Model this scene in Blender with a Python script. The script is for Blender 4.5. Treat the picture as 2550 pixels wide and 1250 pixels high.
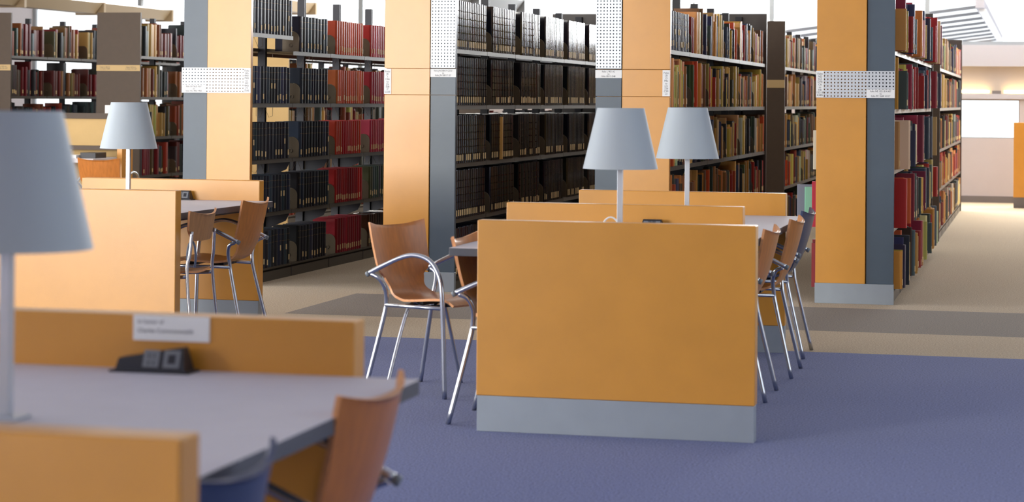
import bpy, math, random
from mathutils import Vector, Matrix
# ------------------------------------------------------------------ scene reset
for o in list(bpy.data.objects): bpy.data.objects.remove(o, do_unlink=True)
SC = bpy.context.scene
COL = SC.collection
# ------------------------------------------------------------------ camera
F, CX, CY, CAMH = 5468.7, 1275.0, 206.04, 1.3498
FW = Vector((-0.23277146, 0.97249735, 0.00814581)); RT = Vector((0.97251012, 0.2327027, 0.00857418)); UP = Vector((-0.00644282, -0.00991771, 0.99993006))
cam_d = bpy.data.cameras.new('camera'); cam = bpy.data.objects.new('camera', cam_d); COL.objects.link(cam)
cam_d.sensor_width = 36.0; cam_d.sensor_fit = 'HORIZONTAL'; cam_d.lens = 36.0 * F / 2550.0
cam_d.shift_y = -(625.0 - CY) / 2550.0
cam_d.clip_start = 0.05; cam_d.clip_end = 300
cam.matrix_world = Matrix(((RT.x, UP.x, -FW.x, 0), (RT.y, UP.y, -FW.y, 0), (RT.z, UP.z, -FW.z, CAMH), (0, 0, 0, 1)))
cam_d.dof.use_dof = True; cam_d.dof.focus_distance = 14.0; cam_d.dof.aperture_fstop = 4.6
SC.camera = cam
def proj(X, Y, Z):
    d = Vector((X, Y, Z - CAMH)); z = d.dot(FW)
    return CX + F * d.dot(RT) / z, CY - F * d.dot(UP) / z
# ------------------------------------------------------------------ light
SC.view_settings.view_transform = 'Standard'; SC.view_settings.look = 'None'
SC.view_settings.gamma = 1.0; SC.view_settings.use_curve_mapping = False
SC.view_settings.exposure = 0.15
w = bpy.data.worlds.new('sky'); SC.world = w; w.use_nodes = True
bg = w.node_tree.nodes['Background']; bg.inputs[0].default_value = (0.93, 0.97, 1.0, 1); bg.inputs[1].default_value = 1.6
def area(name, loc, target, sx, sy, power, color):
    l = bpy.data.lights.new(name, 'AREA'); l.shape = 'RECTANGLE'; l.size = sx; l.size_y = sy; l.energy = power; l.color = color
    o = bpy.data.objects.new(name, l); COL.objects.link(o); o.location = loc
    o.rotation_euler = (Vector(target) - Vector(loc)).to_track_quat('-Z', 'Y').to_euler()
    return o
# daylight entering at the glass of the windows that are out of frame
area('window_back_offscreen', (-11.0, -4.97, 2.3), (-11.0, 10.0, 2.3), 7.0, 3.2, 1900, (1.0, 0.97, 0.90))
area('window_left_offscreen', (-14.97, 10.0, 2.3), (0, 10.0, 2.3), 10, 3.2, 900, (1.0, 0.98, 0.95))
area('window_right_offscreen', (4.97, 7.0, 2.3), (-4, 7.0, 2.3), 9, 3.2, 70, (0.66, 0.80, 1.0))
# daylight through the clerestory seen above the far wall
area('clerestory_daylight', (-1.5, 30.97, 3.03), (-1.5, 10, 3.03), 13, 1.7, 1500, (0.95, 0.98, 1.0))
# the lamp rows hung over the stacks, above the top of the frame
area('ceiling_lamps_offscreen', (-4.0, 21.0, 4.05), (-4.0, 21.0, 0), 14, 14, 250, (1.0, 0.95, 0.88))
# ------------------------------------------------------------------ materials
MATS = {}
def mat(name, col, rough=0.5, metal=0.0, var=0.0, scale=30.0, bump=0.0, bscale=None, spec=0.5, stretch=None, coat=0.0):
    if name in MATS: return MATS[name]
    m = bpy.data.materials.new(name); m.use_nodes = True; nt = m.node_tree; b = nt.nodes['Principled BSDF']
    b.inputs['Base Color'].default_value = (*col, 1); b.inputs['Roughness'].default_value = rough; b.inputs['Metallic'].default_value = metal
    b.inputs['Specular IOR Level'].default_value = spec; b.inputs['Coat Weight'].default_value = coat; b.inputs['Coat Roughness'].default_value = .28
    if var or bump:
        tc = nt.nodes.new('ShaderNodeTexCoord'); mp = nt.nodes.new('ShaderNodeMapping')
        if stretch: mp.inputs['Scale'].default_value = stretch
        nt.links.new(tc.outputs['Object'], mp.inputs[0])
        n = nt.nodes.new('ShaderNodeTexNoise'); n.inputs['Scale'].default_value = scale; n.inputs['Detail'].default_value = 5
        nt.links.new(mp.outputs[0], n.inputs['Vector'])
        if var:
            r = nt.nodes.new('ShaderNodeValToRGB'); r.color_ramp.elements[0].position = .3; r.color_ramp.elements[1].position = .7
            r.color_ramp.elements[0].color = (*[max(0, c * (1 - var)) for c in col], 1); r.color_ramp.elements[1].color = (*[min(1, c * (1 + var)) for c in col], 1)
            nt.links.new(n.outputs['Fac'], r.inputs[0]); nt.links.new(r.outputs[0], b.inputs['Base Color'])
        if bump:
            n2 = nt.nodes.new('ShaderNodeTexNoise'); n2.inputs['Scale'].default_value = bscale or scale; n2.inputs['Detail'].default_value = 3
            nt.links.new(mp.outputs[0], n2.inputs['Vector'])
            bp = nt.nodes.new('ShaderNodeBump'); bp.inputs['Strength'].default_value = bump; bp.inputs['Distance'].default_value = 0.004
            nt.links.new(n2.outputs['Fac'], bp.inputs['Height']); nt.links.new(bp.outputs[0], b.inputs['Normal'])
    MATS[name] = m; return m
def srgb(r, g, b):
    f = lambda c: (c / 255 / 12.92) if c / 255 <= .04045 else ((c / 255 + .055) / 1.055) ** 2.4
    return (f(r), f(g), f(b))
def carpet(name, c1, c2, scale):
    m = bpy.data.materials.new(name); m.use_nodes = True; nt = m.node_tree; b = nt.nodes['Principled BSDF']
    b.inputs['Roughness'].default_value = .95; b.inputs['Specular IOR Level'].default_value = .15
    b.inputs['Sheen Weight'].default_value = .15
    tc = nt.nodes.new('ShaderNodeTexCoord')
    n = nt.nodes.new('ShaderNodeTexNoise'); n.inputs['Scale'].default_value = scale; n.inputs['Detail'].default_value = 3; n.inputs['Roughness'].default_value = .65
    nt.links.new(tc.outputs['Object'], n.inputs['Vector'])
    r = nt.nodes.new('ShaderNodeValToRGB'); r.color_ramp.elements[0].position = .36; r.color_ramp.elements[1].position = .64
    r.color_ramp.elements[0].color = (*c1, 1); r.color_ramp.elements[1].color = (*c2, 1)
    nt.links.new(n.outputs['Fac'], r.inputs[0]); nt.links.new(r.outputs[0], b.inputs['Base Color'])
    bp = nt.nodes.new('ShaderNodeBump'); bp.inputs['Strength'].default_value = .6; bp.inputs['Distance'].default_value = .006
    nt.links.new(n.outputs['Fac'], bp.inputs['Height']); nt.links.new(bp.outputs[0], b.inputs['Normal'])
    MATS[name] = m; return m
M_BLUE = carpet('carpet_blue', srgb(38, 50, 102), srgb(95, 110, 168), 110)
M_BEIGE = carpet('carpet_beige', srgb(140, 121, 94), srgb(192, 173, 144), 110)
M_DARK = carpet('carpet_brown', srgb(82, 72, 64), srgb(132, 120, 106), 110)
M_WOOD = mat('maple_board', srgb(208, 144, 50), .36, var=.04, scale=6, bump=.05, bscale=260, spec=.6, coat=.35)
M_EDGE = M_WOOD
M_GREY = mat('slate_grey_panel', srgb(74, 88, 101), .4, var=.03, scale=8, spec=.5, coat=.08)
M_ALU = mat('brushed_aluminium', srgb(150, 159, 168), .5, metal=.35, var=.03, scale=9, bump=.03, bscale=300)
M_TUBE = mat('steel_tube', srgb(196, 200, 206), .24, metal=.9)
M_CAP = mat('grey_plastic_cap', srgb(120, 128, 134), .5)
M_PLY = mat('walnut_ply', srgb(186, 114, 50), .33, var=.14, scale=7, stretch=(7, 7, .7), spec=.5, coat=.25)
M_PLYE = mat('ply_edge', srgb(224, 158, 104), .5, var=.1, scale=60)
M_NAVY = mat('navy_ply', srgb(52, 64, 98), .34, var=.05, scale=12, spec=.5, coat=.2)
M_NAVYE = mat('navy_ply_edge', srgb(54, 66, 100), .45)
M_OAK = mat('light_oak_ply', srgb(176, 128, 84), .4, var=.14, scale=8, stretch=(7, 7, .7))
M_TOP = mat('laminate_top', srgb(210, 205, 209), .6, var=.02, scale=14, spec=.28)
M_TOPE = mat('laminate_edge', srgb(72, 75, 84), .45)
M_SHADE = mat('lamp_shade_cloth', srgb(168, 178, 184), .6, var=.01, scale=300, bump=.05, bscale=900)
M_LAMP = mat('lamp_metal', srgb(190, 196, 204), .35, metal=.7)
M_STEEL = mat('stack_steel', srgb(66, 62, 60), .42, metal=.15)
M_STEELD = mat('stack_post_steel', srgb(34, 36, 44), .5, metal=.2)
M_SHELF = mat('shelf_steel', srgb(80, 71, 60), .42, metal=.1)
M_SHELFD = M_SHELF
M_ENDB = mat('bookend_steel', srgb(104, 92, 74), .38, metal=.2)
M_WIRE = mat('wire_steel', srgb(150, 140, 120), .3, metal=.8)
M_TAUPE = mat('taupe_end_panel', srgb(80, 66, 54), .6, var=.04, scale=20)
M_PLATE = mat('perforated_plate', srgb(196, 202, 208), .4, metal=.4)
M_CARD = mat('white_card', srgb(236, 238, 238), .6)
M_TAN = mat('tan_card', srgb(206, 178, 128), .7)
M_INK = mat('grey_ink', srgb(84, 86, 92), .7)
M_BLACK = mat('black_plastic', srgb(34, 34, 40), .4)
M_SOCK = mat('socket_grey', srgb(112, 115, 120), .5)
M_WALL = mat('painted_wall', srgb(178, 170, 172), .8, var=.015, scale=5)
M_WALLG = mat('painted_wall_grey', srgb(176, 172, 178), .8)
M_CEIL = mat('ceiling_white', srgb(238, 238, 236), .8)
M_BASEB = mat('baseboard_grey', srgb(110, 104, 104), .6)
M_SHADEG = mat('sunshade_grey', srgb(112, 114, 118), .5)
M_CREAM = mat('cream_screen', srgb(204, 172, 116), .7, var=.02, scale=10)
M_MULL = mat('mullion_grey', srgb(150, 154, 158), .5, metal=.3)
M_PEND = mat('pendant_beige', srgb(172, 150, 118), .5)
M_CABLE = mat('cable_blue_grey', srgb(120, 136, 164), .4)
def glass():
    m = bpy.data.materials.new('window_glass'); m.use_nodes = True; nt = m.node_tree
    nt.nodes.remove(nt.nodes['Principled BSDF']); out = nt.nodes['Material Output']
    t = nt.nodes.new('ShaderNodeBsdfTransparent'); g = nt.nodes.new('ShaderNodeBsdfGlossy'); g.inputs['Roughness'].default_value = .02
    x = nt.nodes.new('ShaderNodeMixShader'); x.inputs[0].default_value = .06
    nt.links.new(t.outputs[0], x.inputs[1]); nt.links.new(g.outputs[0], x.inputs[2]); nt.links.new(x.outputs[0], out.inputs[0]); return m
M_GLASS = glass()
def emis(name, col, s):
    m = bpy.data.materials.new(name); m.use_nodes = True; b = m.node_tree.nodes['Principled BSDF']
    b.inputs['Base Color'].default_value = (*col, 1); b.inputs['Emission Color'].default_value = (*col, 1); b.inputs['Emission Strength'].default_value = s; return m
M_TUBEL = emis('lit_tube_lamp', (1.0, .70, .24), 18.0)
M_LITW = emis('lit_white_lamp', (1.0, .97, .92), 3.0)
def vcol_mat(name, rough, spec=.5, coat=0):
    m = bpy.data.materials.new(name); m.use_nodes = True; nt = m.node_tree; b = nt.nodes['Principled BSDF']
    a = nt.nodes.new('ShaderNodeAttribute'); a.attribute_name = 'Col'
    nt.links.new(a.outputs['Color'], b.inputs['Base Color'])
    b.inputs['Roughness'].default_value = rough; b.inputs['Specular IOR Level'].default_value = spec; b.inputs['Coat Weight'].default_value = coat; return m
M_CLOTH = vcol_mat('book_cloth', .5, .38)
M_LEATH = vcol_mat('book_leather', .17, .7, .3)
# ------------------------------------------------------------------ mesh helpers
class MB:
    def __init__(s): s.v = []; s.f = []; s.m = []; s.c = []; s.sm = []
    def add(s, vs, fs, mi=0, col=None, smooth=False):
        b = len(s.v); s.v += [tuple(v) for v in vs]
        for f in fs: s.f.append(tuple(b + i for i in f)); s.m.append(mi); s.c.append(col); s.sm.append(smooth)
    def box(s, x0, x1, y0, y1, z0, z1, mi=0, col=None):
        s.add([(x0, y0, z0), (x1, y0, z0), (x1, y1, z0), (x0, y1, z0), (x0, y0, z1), (x1, y0, z1), (x1, y1, z1), (x0, y1, z1)],
              [(0, 3, 2, 1), (4, 5, 6, 7), (0, 1, 5, 4), (1, 2, 6, 5), (2, 3, 7, 6), (3, 0, 4, 7)], mi, col)
    def bevbox(s, x0, x1, y0, y1, z0, z1, r=.003, mi=0, mside=None):
        # box with chamfered edges
        P = {}
        vs = []; fs = []
        def V(p): vs.append(p); return len(vs) - 1
        X = (x0, x1); Y = (y0, y1); Z = (z0, z1)
        for i in (0, 1):
            for j in (0, 1):
                for k in (0, 1):
                    sx, sy, sz = (1 - 2 * i) * r, (1 - 2 * j) * r, (1 - 2 * k) * r
                    P[i, j, k, 0] = V((X[i], Y[j] + sy, Z[k] + sz)); P[i, j, k, 1] = V((X[i] + sx, Y[j], Z[k] + sz)); P[i, j, k, 2] = V((X[i] + sx, Y[j] + sy, Z[k]))
        for i in (0, 1):
            q = [P[i, 0, 0, 0], P[i, 1, 0, 0], P[i, 1, 1, 0], P[i, 0, 1, 0]]; fs.append(q if i else q[::-1])
            q = [P[0, i, 0, 1], P[1, i, 0, 1], P[1, i, 1, 1], P[0, i, 1, 1]]; fs.append(q[::-1] if i else q)
            q = [P[0, 0, i, 2], P[1, 0, i, 2], P[1, 1, i, 2], P[0, 1, i, 2]]; fs.append(q if i else q[::-1])
        def quad(a, b, c, d):
            fs.append([a, b, c, d])
        for i in (0, 1):
            for j in (0, 1):
                quad(P[i, j, 0, 0], P[i, j, 1, 0], P[i, j, 1, 1], P[i, j, 0, 1])
                quad(P[i, 0, j, 0], P[i, 1, j, 0], P[i, 1, j, 2], P[i, 0, j, 2])
                quad(P[0, i, j, 1], P[1, i, j, 1], P[1, i, j, 2], P[0, i, j, 2])
                for k in (0, 1): fs.append([P[i, j, k, 0], P[i, j, k, 1], P[i, j, k, 2]])
        # orient outward
        c = Vector(((x0 + x1) / 2, (y0 + y1) / 2, (z0 + z1) / 2)); out = []
        for f in fs:
            p = [Vector(vs[i]) for i in f]; n = (p[1] - p[0]).cross(p[2] - p[0]); m = sum(p, Vector()) / len(p) - c
            out.append(list(f) if n.dot(m) > 0 else list(f)[::-1])
        b0 = len(s.f); s.add(vs, out, mi)
        if mside is not None:
            for q in (0, 3): s.m[b0 + q] = mside
    def tube(s, pts, r, n=8, mi=0, cap=True, closed=False):
        pts = [Vector(p) for p in pts]; L = len(pts); rings = []
        prev = None
        for i, p in enumerate(pts):
            if closed: t = (pts[(i + 1) % L] - pts[i - 1]).normalized()
            else: t = (pts[min(i + 1, L - 1)] - pts[max(i - 1, 0)]).normalized()
            if prev is None:
                a = Vector((0, 0, 1)) if abs(t.z) < .9 else Vector((1, 0, 0)); u = t.cross(a).normalized()
            else: u = (prev - t * prev.dot(t)).normalized()
            prev = u; v = t.cross(u)
            rr = r[i] if isinstance(r, (list, tuple)) else r
            rings.append([p + (u * math.cos(2 * math.pi * k / n) + v * math.sin(2 * math.pi * k / n)) * rr for k in range(n)])
        vs = [q for R in rings for q in R]; fs = []
        for i in range(L if closed else L - 1):
            j = (i + 1) % L
            for k in range(n): fs.append((i * n + k, i * n + (k + 1) % n, j * n + (k + 1) % n, j * n + k))
        b0 = len(s.v); s.add(vs, fs, mi, smooth=True)
        if cap and not closed:
            s.f += [tuple(b0 + k for k in range(n))[::-1], tuple(b0 + (L - 1) * n + k for k in range(n))]; s.m += [mi, mi]; s.c += [None, None]; s.sm += [False, False]
    def mesh(s, name, mats):
        me = bpy.data.meshes.new(name); me.from_pydata(s.v, [], s.f)
        for m in (mats if isinstance(mats, (list, tuple)) else [mats]): me.materials.append(m)
        me.polygons.foreach_set('material_index', s.m); me.polygons.foreach_set('use_smooth', s.sm)
        if any(c is not None for c in s.c):
            a = me.color_attributes.new('Col', 'FLOAT_COLOR', 'CORNER'); buf = []
            for f, c in zip(s.f, s.c):
                c = c or (.5, .5, .5); buf += [c[0], c[1], c[2], 1.0] * len(f)
            a.data.foreach_set('color', buf)
        me.update(); return me
    def build(s, name, mats, parent=None, **tags): return link(name, s.mesh(name, mats), parent, **tags)
def link(name, data, parent=None, loc=None, rz=None, **tags):
    o = bpy.data.objects.new(name, data); COL.objects.link(o)
    if parent is not None: o.parent = parent
    if loc is not None: o.location = loc
    if rz is not None: o.rotation_euler = (0, 0, rz)
    for k, v in tags.items():
        if v is not None: o[k] = v
    return o
def empty(name, loc, rz=0, **tags):
    o = link(name, None, None, loc, rz, **tags); o.empty_display_size = .1; return o
def boxobj(name, b, m, parent=None, r=0.0, **tags):
    mb = MB()
    if r: mb.bevbox(*b, r=r)
    else: mb.box(*b)
    return mb.build(name, m, parent, **tags)
def copy_tree(o, parent=None):
    c = o.copy(); COL.objects.link(c); c.parent = parent
    for ch in list(o.children): copy_tree(ch, c)
    return c
_txt = {}
def text_mesh(body, size, align='CENTER'):
    k = (body, size, align)
    if k in _txt: return _txt[k]
    cu = bpy.data.curves.new('t', 'FONT'); cu.body = body; cu.size = size; cu.align_x = align; cu.align_y = 'CENTER'; cu.space_line = .95
    o = bpy.data.objects.new('t', cu); COL.objects.link(o); bpy.context.view_layer.update()
    me = bpy.data.meshes.new_from_object(o.evaluated_get(bpy.context.evaluated_depsgraph_get()))
    bpy.data.objects.remove(o, do_unlink=True); me.materials.clear(); me.materials.append(M_INK); me.name = 'lettering'
    _txt[k] = me; return me
def lettering(parent, body, size, x, y, z, align='CENTER', sx=1.0):
    o = link('lettering', text_mesh(body, size, align), parent, (x, y, z)); o.rotation_euler = (math.pi / 2, 0, 0); o.scale = (sx, 1, 1); return o
# ------------------------------------------------------------------ setting
YC = 14.96; XL, XR, YB, YF = -15.0, 5.0, -5.0, 31.0; ZC = 4.1
mb = MB(); mb.box(XL, XR, YB, 11.99, -.05, 0); fl = mb.build('floor', M_BLUE, kind='structure', label='blue speckled carpet under the reading tables')
def strip(x0, x1, y0, y1, m): boxobj('carpet_band', (x0, x1, y0, y1, -.05, 0), m, fl)
strip(XL, XR, 11.99, 13.11, M_BEIGE); strip(-4.6, XR, 13.11, 14.62, M_DARK); strip(XL, -4.6, 13.11, 14.62, M_BEIGE)
strip(XL, XR, 14.62, YF, M_BEIGE)
boxobj('ceiling', (XL, XR, YB, YF, ZC, ZC + .1), M_CEIL, kind='structure', label='white ceiling above the reading room')
# far wall: solid lower part with a window strip, lit cove and clerestory glazing above
def wall(name, boxes, m, label):
    q = MB()
    for b in boxes: q.box(*b)
    return q.build(name, m, kind='structure', label=label)
T = .2; WX0, WX1 = -1.25, -.24
wf = wall('wall_far', [(-8, XR, YF, YF + T, 0, .888), (-8, WX0 - .9, YF, YF + T, .888, 1.42), (WX1, XR, YF, YF + T, .888, 1.42),
      (-8, XR, YF, YF + T, 1.42, 1.50), (-8, XR, YF + .12, YF + T, 1.50, 1.88), (XL, -8, YF, YF + T, 0, .8), (XL, XR, YF, YF + T, 3.9, ZC)], M_WALL, 'pale lilac far wall with window strip and lit cove')
boxobj('upper_panel', (-8, XR, YF - .02, YF + T, 1.88, 2.174), M_WALLG, wf)
boxobj('cove_ledge', (-8, XR, YF - .03, YF + .12, 1.43, 1.50), M_WALLG, wf)
for i in range(5):
    x = -.55 + (-2 + i) * 1.35
    boxobj('cove_bracket', (x - .06, x + .06, YF - .02, YF + .05, 1.50, 1.545), M_BASEB, wf)
    q = MB(); q.tube([(x + .1, YF + .05, 1.53), (x + 1.25, YF + .05, 1.53)], .018, 8); q.build('cove_lamp', M_TUBEL, wf)
boxobj('baseboard_far', (XL, XR, YF - .015, YF, 0, .09), M_BASEB, kind='structure', label='grey baseboard along the far wall')
def window(name, x0, x1, z0, z1, y, nv, label, fr=.05):
    q = MB(); q.box(x0, x1, y, y + .06, z0, z0 + fr); q.box(x0, x1, y, y + .06, z1 - fr, z1); q.box(x0, x0 + fr, y, y + .06, z0, z1); q.box(x1 - fr, x1, y, y + .06, z0, z1)
    o = q.build(name, M_MULL, kind='structure', label=label)
    for i in range(1, nv):
        x = x0 + (x1 - x0) * i / nv; boxobj('mullion', (x - .03, x + .03, y + .005, y + .055, z0 + .05, z1 - .05), M_MULL, o)
    for i in range(nv):
        a = x0 + (x1 - x0) * i / nv; b = x0 + (x1 - x0) * (i + 1) / nv
        boxobj('pane', (a + .02, b - .02, y + .025, y + .032, z0 + .02, z1 - .02), M_GLASS, o)
    return o
window('window_1', WX0 - .9, WX1, .888, 1.42, YF + .05, 1, 'long low white window strip in the far wall', .012)
window('window_2', -8, XR, 2.174, 3.9, YF + .05, 6, 'bright clerestory glazing above the far wall')
window('window_3', XL, -8, .8, 3.9, YF + .05, 4, 'tall bright glazing behind the far corner bookstacks')
# side and back walls with window bands (out of frame, where the daylight comes from)
def side_wall(name, x, x2, y0, y1, wname, label):
    a, b = min(x, x2), max(x, x2)
    wall(name, [(a, b, YB, YF + T, 0, .7), (a, b, YB, YF + T, 3.9, ZC), (a, b, YB, y0, .7, 3.9), (a, b, y1, YF + T, .7, 3.9)], M_WALL, label)
    q = MB(); n = 6
    for i in range(n + 1):
        y = y0 + (y1 - y0) * i / n; q.box(a + .08, b - .08, y - .03, y + .03, .7, 3.9)
    o = q.build(wname, M_MULL, kind='structure', label='band of tall windows in the ' + label.split(' with')[0])
    for i in range(n):
        y = y0 + (y1 - y0) * i / n; boxobj('pane', (a + .09, b - .1, y + .03, y + (y1 - y0) / n - .03, .7, 3.9), M_GLASS, o)
side_wall('wall_left', XL, XL - .2, 5.0, 15.0, 'window_4', 'left side wall with wide windows')
side_wall('wall_right', XR, XR + .2, 2.5, 11.5, 'window_5', 'right side wall with wide windows')
wall('wall_back', [(XL, XR, YB - .2, YB, 0, .7), (XL, XR, YB - .2, YB, 3.9, ZC), (XL, -14.5, YB - .2, YB, .7, 3.9), (-7.5, XR, YB - .2, YB, .7, 3.9)], M_WALL, 'back wall with wide windows behind the tables')
window('window_6', -14.5, -7.5, .7, 3.9, YB - .14, 4, 'wide windows in the back wall')
boxobj('wall_light_blocker', (-6.6, -4.2, .3, .5, 0, ZC), M_WALL, kind='structure', label='added unseen wall that keeps back window light off the closest table')  # added out-of-frame wall, only there to shade the foreground table
# exterior sunshade seen through the clerestory
SSO = Vector((-.79, 31.6, 0)); ssk = []
ssk.append(boxobj('sunshade_beam', (-.06, .06, -.4, 16, 2.70, 2.82), M_WALLG, wf))
ssk.append(boxobj('sunshade_edge', (-.02, .075, 0, 16, 2.66, 2.70), M_CEIL, wf))
for k in range(9):
    y = .3 + 2.0 * k; q = MB()
    a = Vector((-.06, y, 2.74)); b = Vector((-3.4, y, 2.74 - 3.34 * .13))
    q.add([a + Vector((0, -.02, .02)), a + Vector((0, .10, .02)), b + Vector((0, .10, .02)), b + Vector((0, -.02, .02)), a + Vector((0, -.02, -.022)), a + Vector((0, .10, -.022)), b + Vector((0, .10, -.022)), b + Vector((0, -.02, -.022))],
          [(0, 1, 2, 3), (7, 6, 5, 4), (0, 4, 5, 1), (1, 5, 6, 2), (2, 6, 7, 3), (3, 7, 4, 0)])
    ssk.append(q.build('slat', M_SHADEG, wf))
q = MB(); q.add([(-1.9, 0, 2.44), (-1.75, 0, 2.46), (-1.75, 16, 2.46), (-1.9, 16, 2.44), (-1.9, 0, 2.36), (-1.75, 0, 2.38), (-1.75, 16, 2.38), (-1.9, 16, 2.36)], [(0, 1, 2, 3), (7, 6, 5, 4), (0, 4, 5, 1), (1, 5, 6, 2), (2, 6, 7, 3), (3, 7, 4, 0)]); ssk.append(q.build('cross_beam', M_WALLG, wf))
for o in ssk: o.location = SSO
# linear pendants hanging over the far corner stacks
def pendant(x, y0, y1, z, label, m=M_PEND):
    p = empty('linear_pendant', (x, y0, z), label=label, category='ceiling light', group='linear pendants over the stacks')
    q = MB(); L = y1 - y0
    q.add([(-.2, 0, .1), (.2, 0, .1), (.1, 0, -.04), (-.1, 0, -.04), (-.2, L, .1), (.2, L, .1), (.1, L, -.04), (-.1, L, -.04)], [(0, 1, 2, 3), (7, 6, 5, 4), (0, 4, 5, 1), (1, 5, 6, 2), (2, 6, 7, 3), (3, 7, 4, 0)])
    q.build('housing', m, p)
    boxobj('diffuser', (-.1, .1, .05, L - .05, .1, .125), M_LITW, p)
    for yy in (.6, L - .6): boxobj('hanger', (-.012, .012, yy - .012, yy + .012, .12, ZC - z), M_MULL, p)
    for j in range(int(L / 2.4) + 1):
        boxobj('collar', (-.21, .21, j * 2.4, j * 2.4 + .06, -.06, .11), m, p)
pendant(-12.5, 18, 30, 2.52, 'beige linear pendant lamp beside the tall corner glazing')
pendant(-10.3, 18, 30, 2.62, 'beige linear pendant lamp over the far corner bookstacks')
pendant(-6.7, 23, 30, 2.55, 'grey linear pendant lamp seen above the red volumes', M_MULL)
pendant(-4.75, 20, 30, 2.6, 'grey linear pendant lamp above the dark bookstack aisles', M_MULL)
# ------------------------------------------------------------------ bookstacks
S = 1.5261; X0 = -6.034; W = .5213; WG = .1825; HB = .136; ZB0, ZB1 = 1.385, 1.572
SEC = .914; ZS = [1.712, 1.314, .900, .508, .10]; TOPZ = 2.15
def perf_plate(w, h, nx, nz, hole=.0085, t=.004):
    # sheet in XZ plane, facing -Y, with a real grid of square holes
    q = MB(); px, pz = w / nx, h / nz
    xs = [0]; zs = [0]
    for i in range(nx): xs += [px * (i + .5) - hole / 2, px * (i + .5) + hole / 2]
    xs.append(w)
    for i in range(nz): zs += [pz * (i + .5) - hole / 2, pz * (i + .5) + hole / 2]
    zs.append(h)
    nX, nZ = len(xs), len(zs)
    fr = [(x, -t, z) for z in zs for x in xs]; bk = [(x, 0, z) for z in zs for x in xs]; N = nX * nZ; fs = []
    H = lambda i, j: i % 2 == 1 and j % 2 == 1
    for j in range(nZ - 1):
        for i in range(nX - 1):
            a, b, c, d = j * nX + i, j * nX + i + 1, (j + 1) * nX + i + 1, (j + 1) * nX + i
            if H(i, j):
                fs += [(a, a + N, b + N, b), (b, b + N, c + N, c), (c, c + N, d + N, d), (d, d + N, a + N, a)]
            else: fs.append((a, b, c, d))
    for i in range(nX - 1): fs += [(i, i + N, i + 1 + N, i + 1), ((nZ - 1) * nX + i, (nZ - 1) * nX + i + 1, (nZ - 1) * nX + i + 1 + N, (nZ - 1) * nX + i + N)]
    for j in range(nZ - 1): fs += [(j * nX, (j + 1) * nX, (j + 1) * nX + N, j * nX + N), (j * nX + nX - 1, j * nX + nX - 1 + N, (j + 1) * nX + nX - 1 + N, (j + 1) * nX + nX - 1)]
    q.add(fr + bk, fs); return q
SHELFM = {}
def shelf_mesh(L, D, m):
    if (L, D, m) not in SHELFM:
        q = MB(); q.box(-D, 0, .004, L - .004, -.004, 0); q.box(-.004, 0, .004, L - .004, -.03, -.004); q.box(-D, -D + .004, .004, L - .004, -.004, .02)
        SHELFM[L, D, m] = q.mesh('shelf', m)
    return SHELFM[L, D, m]
def bracket_mesh():
    q = MB(); pr = [(-.24, -.03), (-.02, -.03), (-.05, -.09), (-.19, -.15), (-.24, -.15)]
    q.add([(x, 0, z) for x, z in pr] + [(x, .003, z) for x, z in pr], [(0, 1, 2, 3, 4), (9, 8, 7, 6, 5)] + [(i, i + 5, (i + 1) % 5 + 5, (i + 1) % 5) for i in range(5)])
    return q.mesh('bracket', M_STEELD)
BRK = bracket_mesh()
def wire_mesh():
    q = MB(); q.tube([(-.02, 0, 0), (-.02, 0, -.09), (-.05, 0, -.10), (-.085, 0, -.02), (-.12, 0, -.10), (-.15, 0, -.09), (-.15, 0, 0)], .0018, 5); return q.mesh('wire_support', M_WIRE)
WIRE = wire_mesh()
POSTM = {}
def post_mesh(h):
    if h not in POSTM:
        q = MB(); q.box(-.03, .03, -.02, -.008, 0, h); q.box(-.03, .03, .008, .02, 0, h); q.box(-.006, .006, -.008, .008, 0, h)
        for k in range(int(h / .1)): q.box(.03, .0305, -.016, -.012, .05 + k * .1, .08 + k * .1)
        POSTM[h] = q.mesh('upright', M_STEELD)
    return POSTM[h]
def stack(x0, w, y0, nsec, zs, top, label, name='bookstack', lift=None, wires=(), group=None, sm=None):
    sm = sm or M_SHELFD
    """double faced steel stack from y0; local origin at floor, x0 = left edge"""
    st = empty(name, (x0, y0, 0), label=label, category='bookcase', group=group)
    L = nsec * SEC
    for k in range(nsec + 1): link('upright', post_mesh(top), st, (w / 2, min(max(k * SEC, .021), L - .021), 0))
    q = MB(); q.box(.012, w - .012, 0, L, 0, .085); q.build('plinth', sm, st)
    for k in range(1, nsec):
        boxobj('plinth_joint', (w - .0125, w - .010, k * SEC - .004, k * SEC + .004, .002, .084), M_STEELD, st)
    D = w / 2 - .035
    for k in range(nsec):
        for j, z in enumerate(zs):
            zz = z + (lift or {}).get((k, j), 0)
            link('shelf', shelf_mesh(SEC, D, sm), st, (w - .012, k * SEC, zz))
            o = link('shelf', shelf_mesh(SEC, D, sm), st, (.012, (k + 1) * SEC, z)); o.rotation_euler = (0, 0, math.pi)
            if z > .2:
                if j in (2, 3): b = link('bracket', BRK, st, (w - .012, k * SEC + .006, zz))
                if wires and j in wires: link('wire_support', WIRE, st, (w - .02, k * SEC + .30 + .08 * ((k * 7 + j * 3) % 4), zz - .004))
    return st
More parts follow.
